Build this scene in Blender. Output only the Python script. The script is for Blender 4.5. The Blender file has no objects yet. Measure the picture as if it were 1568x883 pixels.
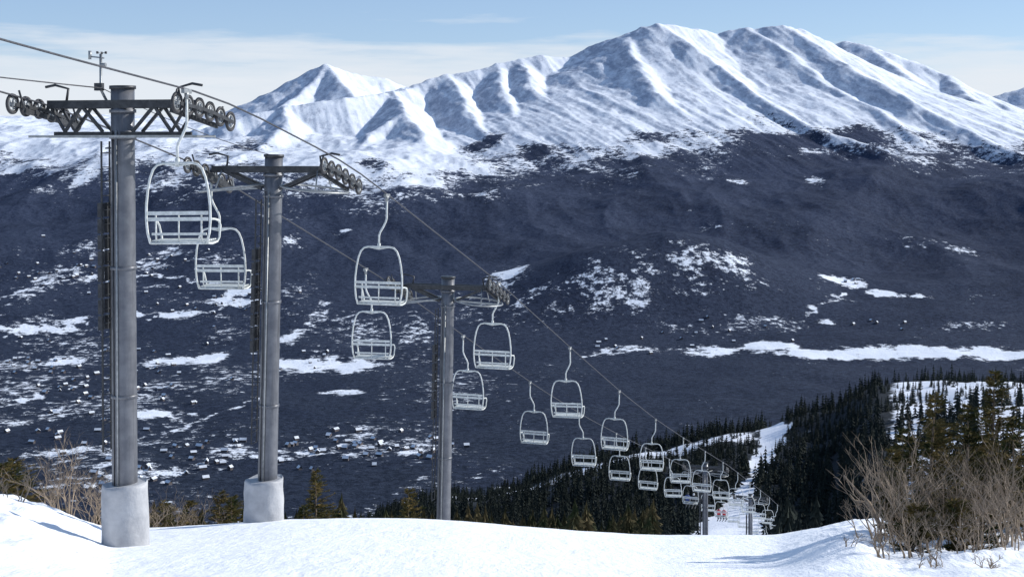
import bpy, math, random
import numpy as np
from mathutils import Vector, Matrix
random.seed(7); rng=np.random.default_rng(11)
scene=bpy.context.scene
F=2154.0; HZ=220.0; CX=784.0     # camera pixel constants: focal length, horizon row, centre column

# ------------------------------------------------------------ noise
_perm=np.random.default_rng(3).permutation(512)
_ang=np.random.default_rng(4).random(512)*2*np.pi
_gx=np.cos(_ang); _gy=np.sin(_ang)
def perlin(x,y):
    xi=np.floor(x).astype(np.int64); yi=np.floor(y).astype(np.int64)
    xf=x-xi; yf=y-yi
    u=xf*xf*xf*(xf*(xf*6-15)+10); v=yf*yf*yf*(yf*(yf*6-15)+10)
    def g(ix,iy,dx,dy):
        h=_perm[(_perm[ix&511]+iy)&511]
        return _gx[h]*dx+_gy[h]*dy
    a=g(xi,yi,xf,yf); b=g(xi+1,yi,xf-1,yf); c=g(xi,yi+1,xf,yf-1); d=g(xi+1,yi+1,xf-1,yf-1)
    return (a+(b-a)*u)*(1-v)+(c+(d-c)*u)*v
def fbm(x,y,o=5,g=0.5):
    s=np.zeros_like(x); a=1.0
    for i in range(o):
        s+=a*perlin(x+17.3*i,y-9.1*i); x=x*2.03; y=y*2.03; a*=g
    return s
def ridged(x,y,o=5,g=0.5):
    s=np.zeros_like(x); a=1.0
    for i in range(o):
        s+=a*(0.5-np.abs(perlin(x+31.7*i,y+5.3*i))*1.6); x=x*2.07; y=y*2.07; a*=g
    return s
def sst(a,b,x):
    t=np.clip((x-a)/(b-a),0,1); return t*t*(3-2*t)

# ------------------------------------------------------------ terrain heights
def P(px,py,D): return ((px-CX)/F*D, D, (HZ-py)/F*D)
_cx=np.array([-900,0,60,130,165,225,330,430,560,700,780,850,1000,1190,1260,1330,1420,1568,2200.])
_cy=np.array([735,757,772,800,814,812,806,799,797,800,808,813,826,827,808,797,806,792,770.])
Cpx=np.arange(-900,2200,8.0); Cpy=np.interp(Cpx,_cx,_cy)
_k=np.exp(-np.linspace(-2.2,2.2,13)**2); _k/=_k.sum()
Cpy=np.convolve(np.pad(Cpy,6,mode='edge'),_k,'valid')
def near_h(X,Y):
    Ym=np.maximum(Y,9); px=CX+F*X/Ym
    base=-1.7-0.225*Y
    d=(HZ-np.interp(px,Cpx,Cpy))/F*36-(-1.7-.225*36)
    z=base+d*sst(14,34,Y)
    rough=0.012+0.15*sst(1180,1400,px)*sst(18,27,Y)+0.12*(1-sst(20,230,px))*sst(18,28,Y)
    z=z+rough*fbm(X*0.9,Y*0.7,5)*1.6+0.10*perlin(X*.13,Y*.13)
    z=z+0.20*np.exp(-((px-1290)/60)**2-((Y-27)/3)**2)
    return z
Tpx=np.array([-1500,0,400,700,1000,1150,1250,1350,1568,2600.])
TD=np.array([36,45,60,90,122,161,210,250,350,450,520,600,700,1200,2000.])
Tpy=np.array([
 [812]*10,[838]*10,[872]*10,[880]*10,[882]*10,[884]*10,
 [900,905,905,900,895,892,895,870,850,800],
 [900,905,900,885,862,858,885,830,790,700],
 [900,900,885,835,790,782,780,690,665,560],
 [890,890,860,773,716,694,670,612,592,500],
 [890,885,855,770,688,655,628,598,586,500],
 [880,880,850,785,712,690,668,625,600,530],
 [880,880,840,810,770,745,715,690,660,600],
 [840,835,830,825,815,800,790,780,770,740],
 [823]*10],dtype=float)
def mid_h(X,Y):
    Yc=np.clip(Y,36,2000); px=np.clip(CX+F*X/Yc,-1499,2599)
    r=np.interp(np.log(Yc),np.log(TD),np.arange(len(TD))); c=np.interp(px,Tpx,np.arange(len(Tpx)))
    r0=np.clip(np.floor(r).astype(int),0,len(TD)-2); c0=np.clip(np.floor(c).astype(int),0,len(Tpx)-2)
    fr=r-r0; fc=c-c0; fc=fc*fc*(3-2*fc)
    v=(Tpy[r0,c0]*(1-fc)+Tpy[r0,c0+1]*fc)*(1-fr)+(Tpy[r0+1,c0]*(1-fc)+Tpy[r0+1,c0+1]*fc)*fr
    z=(HZ-v)/F*Yc
    return z+fbm(X/60,Y/60,4)*np.interp(Yc,[60,200,300,700,2000],[0.2,0.6,3.0,6.0,8.0])
ridges=[
 [(600,140,8600),(650,127,8700),(690,114,8800),(725,107,8850),(760,97,8900),(800,90,8950),(830,85,9000),(862,88,9050),(885,84,9100),(905,70,9100),(935,60,9050),(960,50,9000),(985,42,8930),(1010,36,8900),(1050,41,9000),(1075,46,9100),(1095,52,9200),(1120,46,9150),(1150,42,9100),(1165,44,9080),(1200,39,9000),(1225,44,9100),(1260,62,9300)],
 [(1240,82,10000),(1275,66,9950),(1295,61,9900),(1330,68,9700),(1365,81,9600),(1400,93,9500),(1450,117,9300),(1500,145,9000),(1568,176,8700),(1750,215,8300)],
 [(1450,172,12000),(1500,152,12000),(1540,142,12000),(1568,134,12000),(1700,118,12000),(1900,150,12000)],
 [(280,208,10900),(370,170,10800),(410,147,10750),(440,128,10700),(475,107,10600),(500,99,10500),(525,106,10600),(555,116,10700),(585,119,10750),(612,130,10800),(700,150,11000)],
 [(500,99,10500),(530,135,9900),(560,165,9300)],
 [(500,99,10500),(460,140,10000),(430,165,9500)],
 [(650,132,8700),(600,140,8400),(520,151,8100),(440,163,8000),(370,178,7900),(300,198,7900),(200,212,7800)],
 [(600,140,8400),(622,172,7700),(645,200,7300),(650,240,6900),(640,285,6500)],
 [(622,172,7700),(575,200,7450),(540,240,7000)],
 [(440,163,8000),(430,195,7500),(400,225,7100)],
 [(690,114,8800),(705,150,8200),(735,190,7600),(790,245,6850)],
 [(800,90,8950),(815,125,8350),(835,155,8000),(880,185,7550),(965,222,6950)],
 [(760,97,8900),(770,140,8250),(790,180,7700),(850,238,6850)],
 [(885,84,9100),(905,110,8700),(930,150,8150),(960,190,7500)],
 [(1010,36,8900),(1060,71,8500),(1100,100,8250),(1170,150,7700),(1250,192,7200),(1350,230,6700)],
 [(960,50,8950),(975,95,8300),(1010,145,7700),(1085,200,7150)],
 [(1095,52,9200),(1135,98,8600),(1190,143,8000),(1260,185,7400)],
 [(1150,42,9100),(1215,88,8500),(1300,143,7900),(1400,205,7100)],
 [(1200,39,9000),(1300,98,8300),(1400,158,7600),(1480,198,7200),(1568,236,6750)],
 [(1330,70,9700),(1400,122,8900),(1500,173,8200),(1600,210,7700)],
 [(1450,117,9300),(1510,160,8600),(1620,205,8000)],
]
segs=[]
for R in ridges:
    pts=[P(*p) for p in R]
    for i in range(len(pts)-1): segs.append((pts[i],pts[i+1]))
def far_h(X,Y):
    yb=Y+fbm(X/1500,Y/1500,3)*500*sst(4200,6000,Y)
    base=np.interp(yb,[1500,2000,3800,4250,5200,6000,6800,7500,9000,12000,15000,40000],[-540,-560,-588,-560,-405,-240,-95,-10,70,215,230,-500])
    base=base+sst(4100,5600,Y)*(ridged(X/1100+3,Y/1900,5,.45)*85-23)+fbm(X/300,Y/300,4)*9
    base=base+150*np.exp(-((X-640)/330)**2-((Y-4850)/330)**2)+90*np.exp(-((X-280)/260)**2-((Y-4700)/300)**2)
    base=base+35*fbm(X/700+9,Y/700,4)*sst(9000,11000,Y)
    out=base.copy()
    m=Y>5200
    if m.any():
        xb=X[m];ybm=Y[m]
        wx=fbm(xb/600,ybm/600,3)*45+fbm(xb/140+7,ybm/140,2)*10; wy=fbm(xb/600+50,ybm/600+9,3)*45
        x=xb+wx; y=ybm+wy
        acc=np.full(x.shape,-1e9)
        for a,b in segs:
            dx=b[0]-a[0]; dy=b[1]-a[1]; L2=dx*dx+dy*dy
            t=np.clip(((x-a[0])*dx+(y-a[1])*dy)/L2,0,1)
            d=np.hypot(x-a[0]-t*dx,y-a[1]-t*dy)
            d=np.sqrt(d*d+20*20)-20
            z=a[2]+t*(b[2]-a[2])-np.where(d<260,0.61*d,np.where(d<800,158.6+.46*(d-260),407+.30*(d-800)))
            k=20.0
            h=np.clip(0.5+0.5*(z-acc)/k,0,1)
            acc=np.where(acc<-1e8,z,acc*(1-h)+z*h+k*h*(1-h)*.6)
        ac=xb*.94+ybm*.344; al=xb*.344-ybm*.94
        det=(ridged(ac/170,al/1300,5,.55)*12-4)+fbm(xb/120,ybm/200,5,.55)*5
        acc=acc+det-5
        bb=out[m]; k=25.0
        h=np.clip(0.5+0.5*(acc-bb)/k,0,1)
        out[m]=bb*(1-h)+acc*h+k*h*(1-h)
    return out
def height(X,Y):
    X=np.asarray(X,float); Y=np.asarray(Y,float); z=np.zeros_like(X)
    a=Y<50
    if a.any():
        w=sst(36.5,45,Y[a]); z[a]=near_h(X[a],Y[a])*(1-w)+mid_h(X[a],Y[a])*w
    b=(Y>=50)&(Y<2100)
    if b.any():
        w=sst(1300,2050,Y[b]); z[b]=mid_h(X[b],Y[b])*(1-w)+far_h(X[b],Y[b])*w
    c=Y>=2100
    if c.any(): z[c]=far_h(X[c],Y[c])
    return z
def gz(x,y): return float(height(np.array([x]),np.array([y]))[0])

_D=np.exp(np.linspace(np.log(1900),np.log(12500),700))
def meet(px,py):
    X=(px-CX)/F*_D; zr=(HZ-py)/F*_D
    h=height(X,_D); k=np.nonzero(zr<=h)[0]
    return _D[k[0]] if len(k) else 12500.0

# snow clearings on the valley floor
patches=[(60,505,70,7,.85),(110,492,40,7,.8),(20,600,70,60,.47),(40,560,70,20,.52),(110,420,90,20,.52),(235,400,40,25,.52),(360,462,60,8,.80),(370,450,35,7,.8),(260,482,70,6,.75),(180,430,70,14,.48),
(265,555,70,8,.82),(320,548,25,7,.9),(240,635,55,7,.9),(100,690,120,9,.66),(210,600,60,24,.48),(490,560,85,11,1.1),(440,520,25,14,.8),(540,570,30,5,.8),
(260,720,160,11,.55),(350,690,70,13,.52),(480,690,140,13,.52),(600,682,90,9,.52),(520,600,35,4,.7),(485,485,20,30,.50),(450,375,22,16,.52),(635,512,40,20,.50),
(525,355,14,5,.8),(775,420,30,12,.9),(1060,405,110,38,.53),(900,450,110,44,.49),(970,450,50,40,.60),(1130,398,30,10,.6),(1290,432,36,7,1.0),(1350,450,22,5,1.0),(1265,493,14,4,.9),
(1245,474,10,6,.8),(1400,455,35,4,.75),(1080,538,42,8,1.1),(1180,530,40,6,1.2),(1300,543,110,8,1.4),(1450,540,170,7,1.4),(1470,385,30,7,.50),(1405,370,40,9,.48),
(1095,345,24,7,.53),(1055,322,14,6,.53),(1250,278,14,10,.7),(1130,278,16,5,.6),(1240,232,20,4,.6),(960,535,70,7,.56),(1100,500,140,16,.46),(640,685,60,9,.46),(30,260,60,9,.75),(150,250,34,24,.75),
(240,285,45,10,.6),(50,640,70,16,.52),(90,555,45,10,.75),(560,690,40,10,.5),(680,690,40,8,.44),(300,250,70,34,.48),(20,455,60,12,.52),(200,440,60,9,.52),(620,300,50,8,.6),
(150,385,120,16,.45),(330,390,60,18,.43),(160,730,120,8,.48),(520,240,90,24,.0),(1480,500,90,8,.43),(1170,490,60,10,.45)]
neg=[(745,218,36,16,.8),(1330,203,65,13,.6),(385,218,40,9,.6),(1005,212,35,10,.5),(1190,212,60,9,.5),(820,222,26,14,.5),(560,250,30,8,.4)]
def conv(lst):
    o=[]
    for px,py,rx,ry,s in lst:
        D=meet(px,py); D1=meet(px,py+ry); D2=meet(px,py-ry)
        dy=min(max(abs(D2-D1)/2,12),500)
        o.append(((px-CX)/F*D,D,rx/F*D,dy,s))
    return o
PW=conv(patches); NW=conv(neg)
roads=[[(0,520),(90,500),(200,490),(330,478),(420,462)],[(20,620),(130,585),(250,560),(330,545),(420,540)],[(0,700),(150,690),(300,650),(420,600)],
 [(200,730),(330,705),(480,700),(640,690)],[(60,440),(160,420),(260,425),(370,440)],[(1240,480),(1290,450)],[(880,545),(980,532),(1090,535)]]
RW=[]
for r_ in roads:
    q=[(meet(*p),p) for p in r_]; q=[((p[0]-CX)/F*D,D) for D,p in q]
    RW+= [(q[i],q[i+1]) for i in range(len(q)-1)]
TLx=np.array([-3500,-1800,-1000,-450,0,300,600,1000,1300,1800,2300,4000.])
TLz=np.array([-100,-110,-150,-205,-110,-70,-60,-10,40,-20,-60,-60.])
def snow_mask(X,Y,Z):
    v=Z-np.interp(X,TLx,TLz)-fbm(X/260,Y/260,5,.6)*130
    m=0.5+np.where(v>0,v/240,v/330)
    m=np.where(Y<5000,-0.2,m)
    m=np.clip(m,-0.2,1.25)
    bg=np.clip(0.26+fbm(X/300,Y/420,4)*.42,-.2,.46)
    m=np.maximum(m,np.where(Y<5600,bg*sst(5600,4300,Y)*sst(500,-300,X)+(.07+fbm(X/300+4,Y/400,3)*.38)*sst(-300,500,X),-.2))
    for x,y,rx,ry,s in PW:
        q=((X-x)/rx)**2+((Y-y)/ry)**2
        k=q<12
        if k.any():
            wob=fbm(X[k]/110,Y[k]/150,4,.6)*1.5
            m[k]=np.maximum(m[k],s*np.exp(-np.maximum(q[k]+wob,0)*.8))
    for a,b in RW:
        dx=b[0]-a[0]; dy=b[1]-a[1]; L2=dx*dx+dy*dy
        k=(np.abs(X-(a[0]+b[0])/2)<abs(dx)/2+80)&(np.abs(Y-(a[1]+b[1])/2)<abs(dy)/2+80)
        if not k.any(): continue
        x=X[k]+fbm(X[k]/110,Y[k]/110,3)*45; y=Y[k]+fbm(X[k]/110+5,Y[k]/110,3)*60
        t=np.clip(((x-a[0])*dx+(y-a[1])*dy)/L2,0,1); d=np.hypot(x-a[0]-t*dx,y-a[1]-t*dy)
        m[k]=np.maximum(m[k],(.60+.3*perlin(X[k]/130,Y[k]/130))*np.exp(-(d/13)**2))
    for x,y,rx,ry,s in NW:
        q=((X-x)/rx)**2+((Y-y)/ry)**2
        m=m-s*np.exp(-q)
    return m

def piste_x(Y): return (np.interp(Y,[240,290,350,400,430,460,490,520,560],[1092,1118,1128,1150,1166,1172,1188,1182,1190])-CX)/F*Y
def piste_w(Y): return np.interp(Y,[250,330,365,385,410,440,455,475,500,540],[7.5,5.5,3.0,.6,.4,2.6,.8,2.8,3.5,1.0])
def hill_mask(X,Y,Z):
    px=CX+F*X/np.maximum(Y,10)
    m=np.where(Y<215,1.0,0.26)
    d=np.abs(X-piste_x(Y))-piste_w(Y)+fbm(X/9,Y/9,3)*4
    m=np.maximum(m,1.1*(1-sst(0,4,d))*(Y<545))
    m=np.maximum(m,.90*sst(1330,1400,px)*sst(640,520,Y)*sst(250,330,Y))
    m=np.maximum(m,.75*np.exp(-((Y-495)/20)**2)*sst(1200,1130,px))
    return np.where(Y>680,-.2,m)

# ------------------------------------------------------------ node helpers
def newmat(name):
    m=bpy.data.materials.new(name); m.use_nodes=True
    nt=m.node_tree; b=nt.nodes['Principled BSDF']; return m,nt,b
def ramp(nt,src,stops):
    r=nt.nodes.new('ShaderNodeValToRGB'); nt.links.new(src,r.inputs[0])
    e=r.color_ramp.elements
    while len(e)<len(stops): e.new(.5)
    for i,(p,c) in enumerate(stops):
        e[i].position=p; e[i].color=(*c,1) if len(c)==3 else c
    return r.outputs[0]
def noise(nt,scale,detail=6,rough=.6,coord=None,vscale=None):
    tc=nt.nodes.new('ShaderNodeTexCoord'); o=tc.outputs['Object']
    if vscale:
        mp=nt.nodes.new('ShaderNodeMapping'); mp.inputs['Scale'].default_value=vscale
        nt.links.new(o,mp.inputs[0]); o=mp.outputs[0]
    n=nt.nodes.new('ShaderNodeTexNoise'); n.inputs['Scale'].default_value=scale
    n.inputs['Detail'].default_value=detail; n.inputs['Roughness'].default_value=rough
    nt.links.new(o,n.inputs['Vector']); return n.outputs[0]
def mixc(nt,f,a,b):
    m=nt.nodes.new('ShaderNodeMix'); m.data_type='RGBA'
    for s,v in ((m.inputs[0],f),(m.inputs[6],a),(m.inputs[7],b)):
        if isinstance(v,bpy.types.NodeSocket): nt.links.new(v,s)
        elif isinstance(v,(int,float)): s.default_value=v
        else: s.default_value=(*v,1)
    return m.outputs[2]
def maths(nt,op,a,b,clamp=False):
    m=nt.nodes.new('ShaderNodeMath'); m.operation=op; m.use_clamp=clamp
    for s,v in ((m.inputs[0],a),(m.inputs[1],b)):
        if isinstance(v,bpy.types.NodeSocket): nt.links.new(v,s)
        else: s.default_value=v
    return m.outputs[0]
def bump(nt,b,h,st,dist):
    n=nt.nodes.new('ShaderNodeBump'); n.inputs['Strength'].default_value=st; n.inputs['Distance'].default_value=dist
    nt.links.new(h,n.inputs['Height']); nt.links.new(n.outputs[0],b.inputs['Normal'])

def terrain_mat(name,nscale,amp,forestA,forestB,snowA,snowB,bumpd,fine,rock_shade=None,hazeA=None,hazeB=None):
    m,nt,b=newmat(name)
    at=nt.nodes.new('ShaderNodeAttribute'); at.attribute_name='snow'
    n=noise(nt,nscale,6,.78)
    v=maths(nt,'ADD',at.outputs['Fac'],maths(nt,'MULTIPLY',maths(nt,'SUBTRACT',n,.5),amp))
    f=maths(nt,'MULTIPLY',maths(nt,'SUBTRACT',v,.47),6.0,True)
    fn=noise(nt,fine,4,.85)
    ff=ramp(nt,fn,[(.40,(0,0,0)),(.60,(1,1,1))])
    forest=mixc(nt,ff,forestA,forestB)
    if rock_shade:
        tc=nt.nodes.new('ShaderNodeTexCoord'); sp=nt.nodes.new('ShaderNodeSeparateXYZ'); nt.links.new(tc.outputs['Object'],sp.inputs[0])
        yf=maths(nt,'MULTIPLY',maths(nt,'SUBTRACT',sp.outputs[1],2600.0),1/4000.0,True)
        forest=mixc(nt,yf,forest,mixc(nt,ff,hazeA,hazeB))  # aerial haze painted in: forest colour turns lighter and bluer with distance
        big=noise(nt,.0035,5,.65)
        forest=mixc(nt,ramp(nt,big,[(.44,(0,0,0)),(.60,(.5,.5,.5))]),forest,mixc(nt,ff,forestA,hazeA))
        snow=mixc(nt,ramp(nt,noise(nt,nscale*.4,5,.65),[(.35,(0,0,0)),(.65,(1,1,1))]),snowA,snowB)
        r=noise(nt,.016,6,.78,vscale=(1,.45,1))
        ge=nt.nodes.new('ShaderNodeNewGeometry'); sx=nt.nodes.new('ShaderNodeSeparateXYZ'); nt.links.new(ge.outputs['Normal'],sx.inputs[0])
        r=maths(nt,'SUBTRACT',r,maths(nt,'MULTIPLY',sx.outputs[0],.36))       # left-facing slopes greyer: shade painted in on top of the rock specks
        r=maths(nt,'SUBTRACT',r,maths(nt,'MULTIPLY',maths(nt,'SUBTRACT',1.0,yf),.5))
        snow=mixc(nt,ramp(nt,r,[(.47,(0,0,0)),(.76,(.85,.85,.85))]),snow,rock_shade)
    else:
        snow=mixc(nt,.5,snowA,snowB)
    col=mixc(nt,f,forest,snow)
    nt.links.new(col,b.inputs['Base Color']); b.inputs['Roughness'].default_value=.9; b.inputs['Specular IOR Level'].default_value=.1
    bump(nt,b,fn,.6,bumpd)
    return m
mt_mountain=terrain_mat('snow_and_forest_terrain',.036,2.1,(.007,.012,.024),(.032,.042,.066),(.70,.74,.81),(.84,.87,.92),7.0,.07,rock_shade=(.23,.27,.36),hazeA=(.022,.031,.060),hazeB=(.052,.067,.112))
mt_hill=terrain_mat('hillside_snow_floor',.12,1.5,(.012,.016,.020),(.03,.034,.04),(.70,.73,.80),(.80,.82,.87),.6,.5)
m,nt,b=newmat('groomed_snow'); mt_snow=m
c=mixc(nt,ramp(nt,noise(nt,1.3,5,.6),[(.3,(0,0,0)),(.7,(1,1,1))]),(.89,.91,.95),(.96,.965,.97))
nt.links.new(c,b.inputs['Base Color']); b.inputs['Roughness'].default_value=.65; b.inputs['Specular IOR Level'].default_value=.25
h1=noise(nt,2.0,7,.66); h2=noise(nt,5,4,.7,vscale=(1,.10,1))
bump(nt,b,maths(nt,'ADD',h1,maths(nt,'MULTIPLY',h2,.6)),.6,.11)

def mesh_arrays(name,V,Fc,mat,attr=None,smooth=True,mats=None,midx=None):
    me=bpy.data.meshes.new(name); V=np.asarray(V,np.float32); Fc=np.asarray(Fc,np.int32); k=Fc.shape[1]
    me.vertices.add(len(V)); me.vertices.foreach_set('co',V.ravel())
    me.loops.add(Fc.size); me.loops.foreach_set('vertex_index',Fc.ravel())
    me.polygons.add(len(Fc)); me.polygons.foreach_set('loop_start',np.arange(0,Fc.size,k,dtype=np.int32))
    try: me.polygons.foreach_set('loop_total',np.full(len(Fc),k,np.int32))
    except Exception: pass
    if smooth: me.polygons.foreach_set('use_smooth',np.ones(len(Fc),bool))
    for mm in (mats or [mat]): me.materials.append(mm)
    if midx is not None: me.polygons.foreach_set('material_index',np.asarray(midx,np.int32))
    if attr is not None:
        a=me.attributes.new('snow','FLOAT','POINT'); a.data.foreach_set('value',np.asarray(attr,np.float32))
    me.update(calc_edges=True)
    o=bpy.data.objects.new(name,me); scene.collection.objects.link(o); return o

us=np.concatenate([np.linspace(-1.0,-.43,80)[:-1],np.linspace(-.43,.43,860),np.linspace(.43,1.0,80)[1:]])
def sheet(name,Ys,mat,maskf):
    U,YY=np.meshgrid(us,Ys); X=U*(YY+15); Z=height(X.ravel(),YY.ravel()); X=X.ravel();Y=YY.ravel()
    n=len(us); r=len(Ys)
    i=np.arange((r-1)*n).reshape(r-1,n)[:,:-1].ravel()
    Fc=np.stack([i,i+1,i+n+1,i+n],1)
    return mesh_arrays(name,np.stack([X,Y,Z],1),Fc,mat,attr=maskf(X,Y,Z) if maskf else None)
sheet('snow_ground',np.concatenate([np.linspace(-12,14,40),np.linspace(14.2,60,220)]),mt_snow,None)
sheet('near_hillside_ground',np.exp(np.linspace(np.log(60),np.log(760),210)),mt_hill,hill_mask)
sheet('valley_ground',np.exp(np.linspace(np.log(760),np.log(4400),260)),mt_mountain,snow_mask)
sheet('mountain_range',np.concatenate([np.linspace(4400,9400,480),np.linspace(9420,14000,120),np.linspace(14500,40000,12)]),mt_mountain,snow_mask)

# ------------------------------------------------------------ small mesh builder
class MB:
    def __init__(s): s.v=[];s.f=[];s.m=[];s.sm=[]
    def tube(s,pts,r,n=8,mat=0,cap=True,closed=False):
        pts=[Vector(p) for p in pts]; rs=r if isinstance(r,(list,tuple)) else [r]*len(pts)
        base=len(s.v); N_=len(pts); prev=None
        for i,p in enumerate(pts):
            if closed: t=pts[(i+1)%N_]-pts[i-1]
            else: t=pts[min(i+1,N_-1)]-pts[max(i-1,0)]
            if t.length<1e-9: t=Vector((0,0,1))
            t.normalize()
            if prev is None:
                a=Vector((0,0,1)) if abs(t.z)<.9 else Vector((1,0,0)); x=t.cross(a).normalized()
            else:
                x=(prev-t*prev.dot(t)); x=x.normalized() if x.length>1e-6 else t.orthogonal().normalized()
            prev=x; y=t.cross(x)
            for k in range(n):
                an=2*math.pi*k/n; s.v.append(p+(x*math.cos(an)+y*math.sin(an))*rs[i])
        R=N_ if closed else N_-1
        for i in range(R):
            for k in range(n):
                a=base+i*n+k; b_=base+i*n+(k+1)%n; j=(i+1)%N_
                s.f.append((a,b_,base+j*n+(k+1)%n,base+j*n+k)); s.m.append(mat); s.sm.append(n>4)
        if cap and not closed:
            s.f.append(tuple(base+k for k in reversed(range(n)))); s.m.append(mat); s.sm.append(False)
            s.f.append(tuple(base+(N_-1)*n+k for k in range(n))); s.m.append(mat); s.sm.append(False)
    def beam(s,a,b_,w,h,mat=0,up=Vector((0,0,1))):
        a=Vector(a);b_=Vector(b_);t=(b_-a).normalized()
        if abs(t.dot(up))>.98: up=Vector((1,0,0))
        x=t.cross(up).normalized(); y=x.cross(t); base=len(s.v)
        for p in (a,b_):
            for sx,sy in ((-1,-1),(1,-1),(1,1),(-1,1)): s.v.append(p+x*sx*w/2+y*sy*h/2)
        for q in ((0,1,5,4),(1,2,6,5),(2,3,7,6),(3,0,4,7),(3,2,1,0),(4,5,6,7)):
            s.f.append(tuple(base+k for k in q)); s.m.append(mat); s.sm.append(False)
    def mesh(s,name,mats):
        me=bpy.data.meshes.new(name); me.from_pydata([tuple(v) for v in s.v],[],s.f)
        for mm in mats: me.materials.append(mm)
        me.polygons.foreach_set('material_index',s.m); me.polygons.foreach_set('use_smooth',s.sm); me.update(); return me
    def obj(s,name,mats):
        o=bpy.data.objects.new(name,s.mesh(name,mats)); scene.collection.objects.link(o); return o
def paint(name,a,b_,sc=6,rough=.5,metal=0.0,streak=False,bd=.01,bs=.15,bsc=4):
    m,nt,b=newmat(name)
    c=mixc(nt,ramp(nt,noise(nt,sc,6,.65),[(.35,(0,0,0)),(.65,(1,1,1))]),a,b_)
    if streak:
        st=noise(nt,sc*2.2,5,.7,vscale=(1,1,.05))
        c=mixc(nt,ramp(nt,st,[(.52,(0,0,0)),(.72,(.75,.75,.75))]),c,tuple(q*.45 for q in a))
    nt.links.new(c,b.inputs['Base Color'])
    b.inputs['Roughness'].default_value=rough; b.inputs['Metallic'].default_value=metal
    bump(nt,b,noise(nt,sc*bsc,4,.6),bs,bd); return m
m_pole=paint('weathered_grey_steel',(.10,.105,.12),(.16,.165,.18),3,.42,.3,True)
m_dark=paint('dark_steel',(.025,.027,.03),(.06,.062,.066),8,.5,.4)
m_galv=paint('galvanised_steel',(.22,.23,.23),(.36,.37,.37),8,.4,.5)
m_tyre=paint('sheave_rubber',(.02,.02,.022),(.045,.045,.05),8,.7)
m_chair=paint('worn_white_paint',(.48,.50,.47),(.72,.73,.70),9,.5)
m_pad=paint('grey_vinyl_pad',(.32,.325,.34),(.46,.465,.475),2.0,.6,0,False,.06,.7,1.2)
m_rope=paint('wire_rope',(.05,.05,.055),(.11,.11,.12),20,.5,.6)

# ------------------------------------------------------------ village houses down in the valley
hs=[]; rh=random.Random(21)
clusters=[(110,420,100,26,34),(220,405,70,20,16),(330,470,80,18,18),(60,560,80,30,22),(180,600,100,34,26),(260,560,70,20,12),(100,650,100,34,22),(320,705,120,22,26),(480,690,130,20,24),(600,680,90,16,14),(240,735,110,14,12),(450,560,60,16,6),
  (1310,432,14,6,5),(1100,505,110,18,10),(980,530,80,10,8),(1330,490,80,14,5),(640,690,60,12,8)]
for cx_,cy_,sx_,sy_,n_ in clusters:
    for k in range(n_):
        px=rh.gauss(cx_,sx_*.7); py=rh.gauss(cy_,sy_*.7); D=meet(px,py)
        if 1950<D<5600: hs.append(((px-CX)/F*D,D))
mb=MB(); hz=height(np.array([h[0] for h in hs]),np.array([h[1] for h in hs]))
for (x,y),z in zip(hs,hz):
    a=rh.random()*math.pi; l=rh.uniform(6,13); w_=rh.uniform(5,8)*.5; h_=rh.uniform(3,5.5); rf=rh.uniform(2.0,3.5)
    c,s_=math.cos(a),math.sin(a); b0=len(mb.v)
    def T(u,v,t): return Vector((x+u*c-v*s_,y+u*s_+v*c,z+t))
    L2=l/2
    for t in (-3,h_):
        for u,v in ((-L2,-w_),(L2,-w_),(L2,w_),(-L2,w_)): mb.v.append(T(u,v,t))
    for t in (T(-L2,0,h_+rf),T(L2,0,h_+rf)): mb.v.append(t)
    for q in ((0,1,5,4),(1,2,6,5),(2,3,7,6),(3,0,4,7),(4,7,8),(5,9,6)):
        mb.f.append(tuple(b0+i for i in q)); mb.m.append(0); mb.sm.append(False)
    b1=len(mb.v); e=.8
    for u,v,t in ((-L2-e,-w_-e,h_-.5),(L2+e,-w_-e,h_-.5),(L2+e,0,h_+rf+.4),(-L2-e,0,h_+rf+.4),(L2+e,w_+e,h_-.5),(-L2-e,w_+e,h_-.5)): mb.v.append(T(u,v,t))
    for q in ((0,1,2,3),(3,2,4,5)):
        mb.f.append(tuple(b1+i for i in q)); mb.m.append(1); mb.sm.append(False)
m_wall=paint('timber_house_walls',(.04,.038,.045),(.13,.11,.11),.02,.8); m_roof=paint('snowy_roof',(.50,.54,.60),(.78,.81,.86),.05,.8)
mb.obj('distant_village_houses',[m_wall,m_roof])

# ------------------------------------------------------------ lift line
RD=np.array([-20,10,22.7,29.7,36.7,50.8,62,73,84,95,106,122,161,177,200,240,260.])
RZ=np.array([6.2,3.0,1.61,.95,-.55,-5.05,-9.0,-12.8,-16.4,-19.8,-23.1,-27.9,-40.3,-45.6,-54.0,-69.5,-78.])
def rz(D): return float(np.interp(D,RD,RZ))
def line_x(D,side): return (-14.14 if side>0 else -18.10 if side<0 else -16.18)+.27*D
ALONG=Vector((.27,1,0)).normalized(); ARM=Vector((1,-.27,0)).normalized(); UP=Vector((0,0,1))
for side in (1,-1):
    mb=MB(); kn=[]
    for D in np.arange(-18,256,1.5): 
        zz=(rz(D-1.2)+rz(D)+rz(D+1.2))/3
        kn.append((line_x(D,side),D,zz))
    mb.tube(kn,.02,6); mb.obj('haul_rope',[m_rope])

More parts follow.
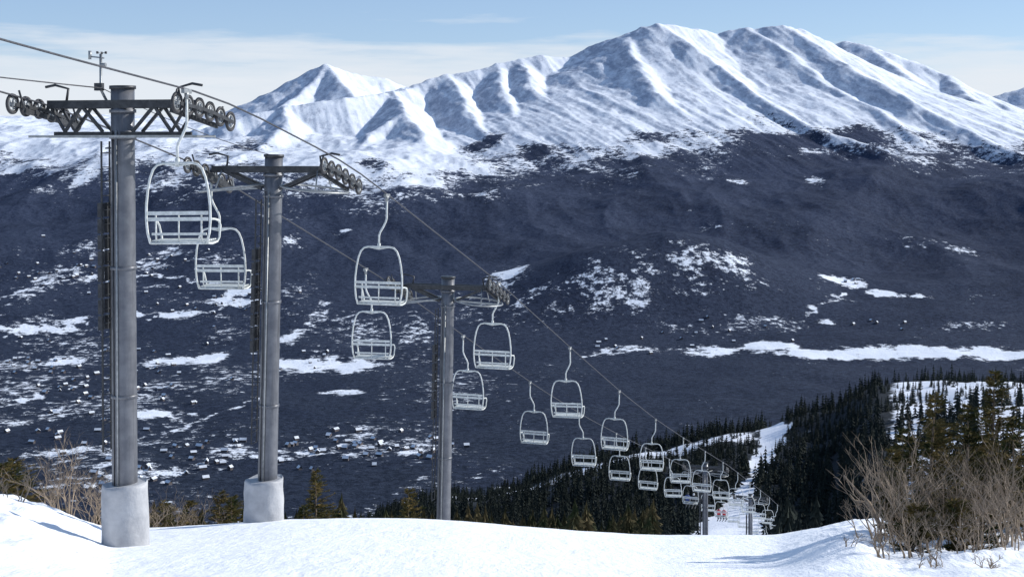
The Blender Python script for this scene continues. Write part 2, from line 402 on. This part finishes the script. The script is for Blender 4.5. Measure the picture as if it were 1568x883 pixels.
def tower(D,padr,style,lean,bx=0.0,pdx=0.0):
    x=line_x(D,0); zr=rz(D); g=gz(x,D)-.6
    mb=MB(); r=.255 if style==1 else .245
    top=Vector((x+lean,D,zr+.22)); bot=Vector((x+bx,D,g))
    n=24
    def at(z): return bot+(top-bot)*((z-g)/(top.z-g))
    zs=[g,g+2,zr-5,zr-2.5,zr-1.2,top.z]
    mb.tube([at(z) for z in zs],[r*1.04,r*1.03,r*1.0,r*.98,r*.96,r*.96],n,0)
    mb.tube([at(top.z-.02),at(top.z+.05)],[r*1.08,r*1.08],n,1)
    for z in (zr-.30,zr-.85,zr-3.6,zr-6.3): mb.tube([at(z),at(z+.07)],r*1.09,n,0)
    mb.tube([at(top.z-.9)+ALONG*-.27, at(g+1)+ALONG*-.28],.02,6,2)
    mb.tube([at(top.z-.9)+ALONG*-.24-ARM*.1, at(g+1)+ALONG*-.25-ARM*.1],.012,6,1)
    P0=at(zr)
    def L(a,l,z): return P0+ARM*a+ALONG*l+UP*z
    for l in (-.2,.2):
        mb.beam(L(-1.66,l,-.12),L(1.66,l,-.12),.09,.17,1)
        if style==1:
            mb.beam(L(-1.5,l,-.74),L(1.5,l,-.74),.06,.08,1)
            for s in (-1,1):
                mb.beam(L(s*.35,l,-.70),L(s*.85,l,-.16),.06,.06,1); mb.beam(L(s*.85,l,-.16),L(s*1.25,l,-.70),.06,.06,1); mb.beam(L(s*1.25,l,-.70),L(s*1.6,l,-.16),.05,.05,1)
        else:
            for s in (-1,1):
                mb.beam(L(s*.25,l,-.62),L(s*1.3,l,-.18),.07,.08,1)
    for a in (-1.5,-1.0,1.0,1.5): mb.beam(L(a,-.24,-.12),L(a,.24,-.12),.06,.1,1)
    for s in (-1,1):
        mb.tube([L(s*1.35,0,-.1),L(s*1.3,0,.22),L(s*1.62,0,.30),L(s*1.85,0,.26)],.03,6,1)
    if style==1:
        for l in (-.38,.38): mb.beam(L(-2.0,l,-.80),L(1.95,l,-.80),.05,.05,2)
        for k in range(17): mb.beam(L(-1.95+k*.243,-.38,-.80),L(-1.95+k*.243,.38,-.80),.035,.02,2)
        mb.tube([L(-.35,0,-.1),L(-.52,0,.2),L(-.52,0,.95)],.03,6,2)
        mb.tube([L(-.78,0,.9),L(-.44,0,.86)],.018,6,2)
        mb.tube([L(-.78,0,.84),L(-.78,0,1.02)],.035,8,2)
        for an in range(3):
            d=ARM*math.cos(an*2.1)+ALONG*math.sin(an*2.1); mb.tube([L(-.5,0,.97),L(-.5,0,.97)+d*.10],.008,5,2); mb.tube([L(-.5,0,.95)+d*.1,L(-.5,0,1.0)+d*.1],.026,8,1)
        mb.tube([L(-.52,0,.72),L(-.40,0,.72)],.04,8,2)
        mb.beam(L(-.62,-.05,.25),L(-.44,-.05,.25),.1,.16,1)
    else:
        for s in (-1,1):
            pts=[]
            for k in range(24):
                an=2*math.pi*k/24; pts.append(L(s*(1.15+.85*math.cos(an)),1.0*math.sin(an),-.62-.10*math.cos(an)))
            mb.tube(pts,.028,6,2,closed=True)
            for l in (-.55,.55): mb.tube([L(s*1.35,l*.5,-.15),L(s*1.4,l,-.66)],.02,6,2)
            for l in (-.12,.12): mb.beam(L(s*.4,l,-.62),L(s*1.85,l,-.70),.05,.03,2)
    nW=6 if style<4 else 4
    for s in (-1,1):
        prevw=None; ga=1.905 if s>0 else 1.855
        for k in range(nW):
            l=(k-(nW-1)/2)*.47; dz=rz(D+l*.965)-zr
            cpt=P0+ARM*(s*ga)+ALONG*l+UP*(dz*.98-.235)
            ring=[cpt+(ALONG*math.cos(a)+UP*math.sin(a))*.185 for a in [2*math.pi*q/20 for q in range(20)]]
            mb.tube(ring,.036,6,3,closed=True)
            ring=[cpt+(ALONG*math.cos(a)+UP*math.sin(a))*.135 for a in [2*math.pi*q/16 for q in range(16)]]
            mb.tube(ring,.018,5,2,closed=True)
            mb.tube([cpt-ARM*.07,cpt+ARM*.07],.045,10,2)
            for q in range(5):
                a=2*math.pi*q/5+k; mb.beam(cpt,cpt+(ALONG*math.cos(a)+UP*math.sin(a))*.14,.03,.02,2)
            if prevw is not None:
                for o_ in (-.085,.085):
                    mb.beam(prevw+ARM*o_-UP*.02,cpt+ARM*o_-UP*.02,.015,.07,1)
            prevw=cpt
        dz0=rz(D-1.0)-zr; dz1=rz(D+1.0)-zr
        q0=P0+ARM*(s*1.68)+ALONG*-1.0+UP*(dz0-.36); q1=P0+ARM*(s*1.68)+ALONG*1.0+UP*(dz1-.36)
        mb.beam(q0,q1,.06,.10,1)
        for e in (q0,q1): mb.tube([e,e+UP*.42+ARM*s*.14],.022,6,1)
    lo=-ARM*(r+.16)
    z0=g+2.6; z1=zr-.9
    for l in (-.16,.16): mb.beam(at(z0)+lo+ALONG*l,at(z1)+lo+ALONG*l,.035,.035,1)
    k=z0
    while k<z1:
        mb.tube([at(k)+lo-ALONG*.16,at(k)+lo+ALONG*.16],.012,5,1,cap=False); k+=.3
    k=z0+.4
    while k<z1:
        mb.beam(at(k)-ARM*(r-.03),at(k)+lo,.03,.03,1); k+=1.2
    k=zr-2.2
    while k>zr-4.9:
        mb.beam(at(k)+lo-ARM*.05-ALONG*.12,at(k-.30)+lo-ARM*.05-ALONG*.12,.17,.09,1); mb.beam(at(k)+lo-ARM*.05+ALONG*.12,at(k-.30)+lo-ARM*.05+ALONG*.12,.15,.07,1); k-=.34
    if padr:
        gr=gz(x,D); rows=30; cols=72; base=len(mb.v); H=1.36 if style==1 else 1.10
        for i in range(rows):
            for j in range(cols):
                a=2*math.pi*j/cols; t=i/(rows-1)
                cr=.020*max(0,math.sin(a*2.0+t*5+style*2))*math.sin(t*13+a*3)+.012*math.sin(a*9+t*11)*(1-t)
                rr=padr*(1-.06*t+.028*math.sin(a*3+t*2+style)+cr)
                if i==rows-1: rr*=.96
                mb.v.append(at(gr-.35+t*(H+.35))+Vector((math.cos(a)*rr+pdx,math.sin(a)*rr,(.025*math.sin(a*4)+.03*math.sin(a+1))*t)))
        for i in range(rows-1):
            for j in range(cols):
                mb.f.append((base+i*cols+j,base+i*cols+(j+1)%cols,base+(i+1)*cols+(j+1)%cols,base+(i+1)*cols+j)); mb.m.append(4); mb.sm.append(True)
        mb.f.append(tuple(base+(rows-1)*cols+j for j in range(cols))); mb.m.append(4); mb.sm.append(False)
    return mb.obj('chairlift_tower',[m_pole,m_dark,m_galv,m_tyre,m_pad])
tower(29.7,.50,1,-.06); tower(36.7,.53,2,.06,-.14,-.08); tower(50.8,0,3,.16,-.05); tower(122,0,4,0); tower(161,0,4,0)
mb=MB(); a=Vector((-22.5,14,3.4)); b_=Vector((line_x(29.7,0)-.5,29.7,1.17)); 
mb.tube([a.lerp(b_,t/20)-UP*1.0*(t/20)*(1-t/20) for t in range(21)],.014,5)
c2=Vector((line_x(36.7,0),36.7,-.3)); mb.tube([b_.lerp(c2,t/12)-UP*.5*(t/12)*(1-t/12) for t in range(13)],.010,5)
mb.obj('communication_cable',[m_rope])

def chair_mesh(mir):
    mb=MB(); cx=-.22*mir; r=.027
    mb.beam((0,-.16,-.02),(0,.16,-.02),.07,.09,1); mb.tube([(0,0,-.02),(0,0,-.18)],.045,8,1)
    mb.tube([(0,0,-.08),(0,0,-.5),(0,0,-.66),(-.03*mir,0,-.76),(-.10*mir,0,-.9),(-.18*mir,0,-1.03),(cx,0,-1.14),(cx,0,-1.47)],.03,8,0)
    mb.tube([(cx,0,-1.36),(cx,0,-1.50)],.05,8,0)
    half=[(.62,0,-3.06),(.68,0,-2.85),(.705,0,-2.6),(.70,0,-2.3),(.665,0,-2.0),(.61,0,-1.75),(.54,0,-1.58),(.45,0,-1.49),(.33,0,-1.46)]
    loop=[(cx+a,b,c) for a,b,c in half]+[(cx-a,b,c) for a,b,c in reversed(half)]
    mb.tube(loop,r,8,0)
    for s in (-1,1):
        mb.tube([(cx+s*.62,0,-3.06),(cx+s*.62,.25,-3.08),(cx+s*.62,.47,-3.05),(cx+s*.64,.52,-2.97),(cx+s*.68,.49,-2.72),(cx+s*.69,.40,-2.62),(cx+s*.70,.2,-2.59),(cx+s*.70,0,-2.58)],.023,8,0)
        mb.tube([(cx+s*.33,0,-1.46),(cx,0,-1.52)],.02,6,0)
        mb.tube([(cx+s*.50,.01,-2.44),(cx+s*.50,.02,-3.05)],.018,6,0)
    mb.tube([(cx-.62,0,-3.06),(cx+.62,0,-3.06)],.024,8,0); mb.tube([(cx-.62,.47,-3.05),(cx+.62,.47,-3.05)],.024,8,0)
    mb.tube([(cx,.02,-2.44),(cx,.02,-3.05)],.016,6,0)
    for z in (-2.46,-2.58): mb.beam((cx-.665,-.012,z),(cx+.665,-.012,z),.022,.075,0)
    for k in range(5): mb.beam((cx-.60,.06+k*.093,-3.015+(.004*k)),(cx+.60,.06+k*.093,-3.015+(.004*k)),.072,.022,0)
    for z in (-2.88,): mb.beam((cx-.6,.03,z),(cx+.6,.03,z),.02,.05,0)
    return mb.mesh('chair_mesh',[m_chair,m_galv])
CM={1:chair_mesh(1),-1:chair_mesh(-1)}
yaw=-math.atan(.27)
def chair(D,side):
    o=bpy.data.objects.new('chairlift_chair',CM[side]); scene.collection.objects.link(o)
    o.location=(line_x(D,side),D,rz(D)-.02)
    o.rotation_euler=(random.uniform(-.035,.035),random.uniform(-.03,.03),yaw+random.uniform(-.06,.06))
    return o
D=28.2
while D<205: chair(D,1); D+=11.2
rid=[]; D=37.4; k=0
while D<205:
    o=chair(D,-1)
    if k in (8,10): rid.append(o)
    D+=11.0; k+=1

# ------------------------------------------------------------ seated skiers
def skier(jacket,helmet,name='seated_skier'):
    J={'pel':(0,.22,.10,.15),'sp':(0,.17,.32,.155),'ch':(0,.17,.52,.17),'nk':(0,.19,.66,.065),'hd':(0,.21,.78,.105),'ht':(0,.21,.87,.09),
     'hl':(-.1,.27,.09,.10),'kl':(-.13,.62,.08,.075),'al':(-.13,.66,-.34,.06),'tl':(-.13,.80,-.40,.05),
     'hr':(.1,.27,.09,.10),'kr':(.13,.62,.08,.075),'ar':(.13,.66,-.34,.06),'tr':(.13,.80,-.40,.05),
     'sl':(-.19,.17,.56,.075),'el':(-.27,.28,.34,.055),'wl':(-.16,.48,.27,.045),'fl':(-.11,.56,.25,.05),
     'sr':(.19,.17,.56,.075),'er':(.27,.28,.34,.055),'wr':(.16,.48,.27,.045),'fr':(.11,.56,.25,.05)}
    E=[('pel','sp'),('sp','ch'),('ch','nk'),('nk','hd'),('hd','ht'),('pel','hl'),('hl','kl'),('kl','al'),('al','tl'),('pel','hr'),('hr','kr'),('kr','ar'),('ar','tr'),('ch','sl'),('sl','el'),('el','wl'),('wl','fl'),('ch','sr'),('sr','er'),('er','wr'),('wr','fr')]
    ks=list(J); me=bpy.data.meshes.new('t'); me.from_pydata([J[k][:3] for k in ks],[(ks.index(a),ks.index(b)) for a,b in E],[])
    o=bpy.data.objects.new('t',me); scene.collection.objects.link(o)
    md=o.modifiers.new('s','SKIN'); 
    for i,k in enumerate(ks):
        sv=me.skin_vertices[0].data[i]; sv.radius=(J[k][3],J[k][3]); sv.use_root=(k=='pel')
    o.modifiers.new('d','SUBSURF').levels=1
    dg=bpy.context.evaluated_depsgraph_get(); m2=bpy.data.meshes.new_from_object(o.evaluated_get(dg)); bpy.data.objects.remove(o)
    mats=[jacket,m_pants,m_skin,helmet,m_dark]
    m2.materials.clear()
    for q in mats: m2.materials.append(q)
    for p in m2.polygons:
        c=p.center; p.use_smooth=True
        if c.z>.70: p.material_index=2 if (c.y>.26 and c.z<.80) else 3
        elif c.z<.18 and c.z>-.28: p.material_index=1
        elif c.z<=-.28: p.material_index=4
        elif c.y>.50: p.material_index=4
        else: p.material_index=0
    ob=bpy.data.objects.new(name,m2); scene.collection.objects.link(ob)
    mb=MB()
    for s in (-1,1):
        mb.tube([(s*.13,-.1,-.46),(s*.13,.5,-.47),(s*.13,1.3,-.47),(s*.13,1.48,-.40)],[.03,.045,.04,.02],6,0)
        mb.tube([(s*.15,.55,.27),(s*.2,.5,-.55)],.012,5,0)
    sk=bpy.data.objects.new('skis',mb.mesh('skis',[m_dark])); scene.collection.objects.link(sk); sk.parent=ob
    return ob
m_pants=paint('dark_ski_pants',(.015,.016,.02),(.03,.03,.04)); m_skin=paint('face_skin',(.5,.3,.22),(.6,.38,.28))
m_red=paint('red_ski_jacket',(.5,.02,.025),(.62,.04,.04)); m_blue=paint('blue_ski_jacket',(.03,.06,.2),(.05,.09,.3))
m_helm=paint('black_helmet',(.02,.02,.02),(.04,.04,.04)); m_wh=paint('white_helmet',(.6,.6,.6),(.7,.7,.7))
bpy.context.view_layer.update()
for o,js in zip(rid,(((m_blue,m_helm),(m_dark,m_wh)),((m_red,m_helm),(m_red,m_wh)))):
    for (j,h),dx in zip(js,(-.28,.28)):
        s=skier(j,h); s.matrix_world=o.matrix_world @ Matrix.Translation((.22+dx,-.02,-3.0))

# ------------------------------------------------------------ conifers
def foliage(name,a,b_,sc):
    m,nt,b=newmat(name)
    c=mixc(nt,ramp(nt,noise(nt,sc,3,.7),[(.38,(0,0,0)),(.62,(1,1,1))]),a,b_)
    nt.links.new(c,b.inputs['Base Color']); b.inputs['Roughness'].default_value=.85; b.inputs['Specular IOR Level'].default_value=.1; return m
m_far=foliage('distant_conifer_needles',(.009,.014,.014),(.024,.030,.024),.25)
m_mid=foliage('conifer_needles',(.016,.024,.010),(.080,.062,.030),.9)
m_spr=foliage('spruce_needles',(.028,.038,.012),(.160,.115,.042),2.2)
m_bark=paint('grey_brown_bark',(.09,.065,.045),(.20,.15,.10),14,.9)
m_twig=paint('bare_twig_bark',(.15,.112,.080),(.36,.28,.20),4,.9)
def conifer_tpl(R,tiers,spk,wid=.20,ragged=.3):
    V=[];Fc=[]
    def tri(a,b,c):
        k=len(V); V.extend([a,b,c]); Fc.append((k,k+1,k+2))
    for i in range(3):
        a=i*2.1; tri((.014*math.cos(a),.014*math.sin(a),-.1),(.014*math.cos(a+2.1),.014*math.sin(a+2.1),-.1),(0,0,.97))
    for t in range(tiers):
        f=t/(tiers-1); z=.08+.88*f; rr=wid*(1-f)**.85+.012
        for s in range(spk):
            if R.random()<.08: continue
            a=2*math.pi*(s+R.random()*.8)/spk+t; l=rr*R.uniform(1-ragged,1+ragged); dz=-.05-.03*R.random()+.02*f
            ca,sa=math.cos(a),math.sin(a); w=math.pi/spk*.95
            top=(0,0,z+.06); tip=(ca*l,sa*l,z+dz)
            lft=(math.cos(a-w)*l*.6,math.sin(a-w)*l*.6,z+dz*.9-.01); rgt=(math.cos(a+w)*l*.6,math.sin(a+w)*l*.6,z+dz*.9-.01)
            tri(top,lft,tip); tri(top,tip,rgt)
    return np.array(V),np.array(Fc)
R=random.Random(5)
tpl=[conifer_tpl(R,8,6,.17+.05*R.random()) for _ in range(8)]
tplM=[conifer_tpl(R,17,9,.20+.08*R.random(),.45) for _ in range(8)]
def plant(name,XY,H,tpls,mat):
    Z=height(XY[:,0],XY[:,1]); Vs=[];Fs=[];off=0
    for i in range(len(XY)):
        v,f=tpls[i%len(tpls)]; a=rng.random()*6.28; c,s=math.cos(a),math.sin(a); h=H[i]; wd=h*rng.uniform(.85,1.25)
        q=np.stack([(v[:,0]*c-v[:,1]*s)*wd+XY[i,0]+v[:,2]*h*.02,(v[:,0]*s+v[:,1]*c)*wd+XY[i,1],v[:,2]*h+Z[i]],1)
        Vs.append(q);Fs.append(f+off);off+=len(v)
    return mesh_arrays(name,np.concatenate(Vs),np.concatenate(Fs),mat,smooth=False)
n=16500; Y=np.sqrt(rng.random(n)*(660**2-215**2)+215**2); px=rng.uniform(150,2000,n); X=(px-CX)/F*Y
keep=np.abs(X-piste_x(Y))>piste_w(Y)-.2+2.6*rng.random(n)
keep&=~((Y>482)&(Y<508)&(rng.random(n)<.72)&(px<1180))
clump=fbm(X/22,Y/22,3)
keep&=~((px>1345)&(Y>330)&(Y<560)&(rng.random(n)<np.clip(.50-clump*1.8,.05,.95)))
keep&=~((px<560)&(rng.random(n)<.7))
keep&=~((np.abs(X-line_x(Y,0))<9)&(Y<260))
XY=np.stack([X,Y],1)[keep]; Hh=rng.uniform(2.6,7.8,len(XY))*np.where((XY[:,1]>425)&(XY[:,1]<512),.65,1.0)
plant('conifer_forest',XY,Hh,tpl,m_far)
n=330; Y=rng.uniform(52,100,n); px=rng.uniform(-250,1010,n); X=(px-CX)/F*Y
XY=np.stack([X,Y],1); Hh=rng.uniform(1.5,3.2,n)*Y/66
plant('stunted_conifer_thicket',XY,Hh,tplM,m_mid)
n=18; Y=rng.uniform(85,125,n); px=rng.uniform(1188,1250,n); XY=np.stack([(px-CX)/F*Y,Y],1)
plant('conifer_grove',XY,rng.uniform(4.0,6.8,n)*Y/115,tplM,m_far)

def spruce(x,y,h,w,lean=0.0):
    rr=random.Random(int(x*100)+int(y*31)); V=[];Fc=[];MI=[]; z0=gz(x,y)-.1
    def tri(a,b,c,m):
        k=len(V); V.extend([tuple(a),tuple(b),tuple(c)]); Fc.append((k,k+1,k+2)); MI.append(m)
    O=Vector((x,y,z0)); ax=Vector((lean,rr.uniform(-.05,.05),1)).normalized()
    for i in range(6):
        a=i*math.pi/3; b=a+math.pi/3; rt=.022*h
        A=Vector((math.cos(a),math.sin(a),0))*rt; B=Vector((math.cos(b),math.sin(b),0))*rt
        tri(O+A,O+B,O+ax*h*.55+B*.5,1); tri(O+A,O+ax*h*.55+B*.5,O+ax*h*.55+A*.5,1); tri(O+ax*h*.55+A*.5,O+ax*h*.55+B*.5,O+ax*h,1)
    lv=int(10*h)+8
    for i in range(lv):
        f=(i+rr.random())/lv; zz=.06+.92*f
        gap=rr.random()<.28
        for k in range(7):
            a=rr.random()*6.283; Ln=w*(1-f)**.7*rr.uniform(.35,1.35)+.09
            if rr.random()<(.7 if gap else .15): continue
            Ln*=1+.35*math.cos(a)
            d=Vector((math.cos(a),math.sin(a),rr.uniform(.05,.5)-.15*(1-f))).normalized(); p0=O+ax*h*zz
            q=d.cross(UP).normalized()
            tri(p0+q*.010,p0-q*.010,p0+d*Ln,1)
            ns=max(7,int(Ln*32))
            for s in range(ns):
                t=.12+.88*(s+rr.random())/ns; p=p0+d*Ln*t
                for sg in (-1,1):
                    e=(q*sg*rr.uniform(.4,1)+d*rr.uniform(.5,1)+UP*rr.uniform(-.35,.6)).normalized()*rr.uniform(.08,.17)*(1.25-t*.5)
                    nrm=Vector((rr.uniform(-1,1),rr.uniform(-1,1),rr.uniform(-1,1))).normalized()*.018
                    tri(p-nrm,p+nrm,p+e,0)
    return mesh_arrays('spruce_tree',np.array(V),np.array(Fc),None,smooth=False,mats=[m_spr,m_bark],midx=MI)
def S(px,D): return ((px-CX)/F*D,D)
for px,D,h,w,ln in [(1418,29,3.3,.75,.05),(1388,30,2.5,.6,-.05),(1515,31,3.5,.8,.03),(1480,30,2.9,.7,0),(1450,31,2.7,.6,-.1),(1552,28,2.4,.6,0),(1500,28.5,2.2,.6,.1),(1365,28.5,1.9,.5,0),
   (1395,26,1.0,.5,.1),(1470,26,1.1,.5,-.1),
   (1600,31,3.0,.8,0),(1660,29,2.8,.8,0),(30,41,1.9,.9,-.1),(5,40,1.5,.8,0),(-60,42,2.2,.9,0),(484,47.5,2.9,.7,0),(465,47,1.6,.5,0),(505,48,1.5,.5,0),(625,48,2.3,.6,0),(335,46,2.0,.7,0),(355,45,1.8,.7,0),(250,44,1.5,.6,0),(290,45,1.6,.7,0)]:
    x,y=S(px,D); spruce(x,y,h,w,lean=ln)

def shrub(x,y,h,spread,stems,name='bare_shrub',seed=0):
    rr=random.Random(seed+int(x*77)); mb=MB(); z0=gz(x,y)-.08
    def grow(p,d,l,r,dep):
        d2=(d+Vector((rr.uniform(-.3,.3),rr.uniform(-.3,.3),rr.uniform(-.1,.2)))).normalized()
        m_=p+d*l*.5; e=m_+d2*l*.5
        mb.tube([p,m_,e],[r,r*.8,r*.6],4 if dep>2 else 3,0,cap=False)
        if dep==0: return
        for k in range(2 if rr.random()<.5 else 3):
            nd=(d2+Vector((rr.uniform(-.9,.9),rr.uniform(-.9,.9),rr.uniform(-.25,.55)))).normalized()
            grow(e if k else m_.lerp(e,rr.random()),nd,l*rr.uniform(.5,.85),r*.62,dep-1)
    for s in range(stems):
        a=rr.random()*6.28; q=rr.random()*spread*.5
        p=Vector((x+math.cos(a)*q,y+math.sin(a)*q,z0)); 
        d=Vector((math.cos(a)*rr.uniform(.0,.6),math.sin(a)*rr.uniform(0,.6),1)).normalized()
        grow(p,d,h*rr.uniform(.15,.42),.015*rr.uniform(.6,1.5),4)
    return mb.obj(name,[m_twig])
for i,(px,D,h,sp,st) in enumerate([(1345,26.5,1.8,.8,10),(1385,26,2.0,.9,10),(1425,27,2.4,.9,11),(1460,26,2.0,1.0,11),(1500,26.5,2.3,1.0,11),(1540,26,2.1,1.0,11),(1575,27,2.5,1.0,10),(1400,24.5,1.3,.9,9),(1475,24,1.2,.9,9),(1545,24.5,1.5,.9,9),
   (1625,26,2.2,1.0,9),(105,38,2.3,.8,11),(135,39,2.3,.8,11),(155,40,2.6,.6,8),(85,39,1.8,.6,8),(20,35,.8,.5,5),(1300,25,.4,.3,3),(118,24.5,.22,.15,2),(1430,22.5,.5,.5,5),(1510,22,.45,.5,5),(1365,24,.7,.4,4),(270,44,1.9,.8,8),(310,45,2.0,.8,8),(230,43,1.6,.6,7)]):
    x,y=S(px,D); shrub(x,y,h,sp,st,seed=i*13)
mb=MB(); x,y=S(1350,27.5); z=gz(x,y)
mb.tube([(x,y,z+.2),(x-.25,y,z+.7),(x-.45,y-.05,z+.9),(x-.75,y-.05,z+1.25)],[.05,.045,.03,.012],6); mb.tube([(x-.25,y,z+.7),(x-.5,y+.1,z+.72),(x-.6,y+.1,z+.85)],[.025,.018,.008],5)
mb.obj('dead_branch',[m_twig])

# ------------------------------------------------------------ light, sky
s=Vector((.85,.24,.49)).normalized()
el=math.asin(s.z); az=math.atan2(s.x,s.y)
li=bpy.data.lights.new('sun','SUN'); li.energy=5.0; li.angle=math.radians(.5); li.color=(1,.97,.92)
lo=bpy.data.objects.new('sun',li); scene.collection.objects.link(lo); lo.rotation_euler=s.to_track_quat('Z','Y').to_euler()
w=bpy.data.worlds.new('World'); scene.world=w; w.use_nodes=True; nt=w.node_tree
bg=nt.nodes['Background']; bg.inputs[1].default_value=.14
sky=nt.nodes.new('ShaderNodeTexSky'); sky.sky_type='NISHITA'; sky.sun_disc=False; sky.sun_elevation=el; sky.sun_rotation=az; sky.altitude=2500; sky.air_density=1.0; sky.dust_density=.3; sky.ozone_density=1.0
tc=nt.nodes.new('ShaderNodeTexCoord')
def cloud(scale,loc,det):
    mp=nt.nodes.new('ShaderNodeMapping'); mp.inputs['Scale'].default_value=scale; mp.inputs['Location'].default_value=loc
    nt.links.new(tc.outputs['Generated'],mp.inputs[0])
    n=nt.nodes.new('ShaderNodeTexNoise'); n.inputs['Scale'].default_value=1.8; n.inputs['Detail'].default_value=det; n.inputs['Roughness'].default_value=.58; nt.links.new(mp.outputs[0],n.inputs['Vector'])
    return n.outputs[0]
na=cloud((1.8,1.8,12),(2.3,.4,.3),7); nb=cloud((4,4,42),(7.3,1.4,2.3),6)
sx=nt.nodes.new('ShaderNodeSeparateXYZ'); nt.links.new(tc.outputs['Generated'],sx.inputs[0])
lowf=maths(nt,'MULTIPLY',maths(nt,'SUBTRACT',.068,sx.outputs[2]),7.0)
tot=maths(nt,'ADD',maths(nt,'ADD',na,lowf),maths(nt,'MULTIPLY',maths(nt,'SUBTRACT',nb,.5),.75))
fac=ramp(nt,tot,[(.42,(.0,.0,.0)),(.62,(.65,.65,.65)),(.82,(.95,.95,.95))])
skyc=mixc(nt,.5,sky.outputs[0],(2.1,3.2,5.3))       # thin high haze in the blue
col=mixc(nt,fac,skyc,(5.7,6.05,6.5))
nt.links.new(col,bg.inputs[0])

cam=bpy.data.cameras.new('camera'); co=bpy.data.objects.new('camera',cam); scene.collection.objects.link(co)
co.location=(0,0,0); co.rotation_euler=(math.radians(90),0,0); cam.sensor_width=36; cam.lens=F/1568*36; cam.shift_y=-(441.5-HZ)/1568
cam.clip_start=.1; cam.clip_end=60000; scene.camera=co
scene.view_settings.view_transform='Standard'; scene.view_settings.look='None'; scene.view_settings.exposure=0
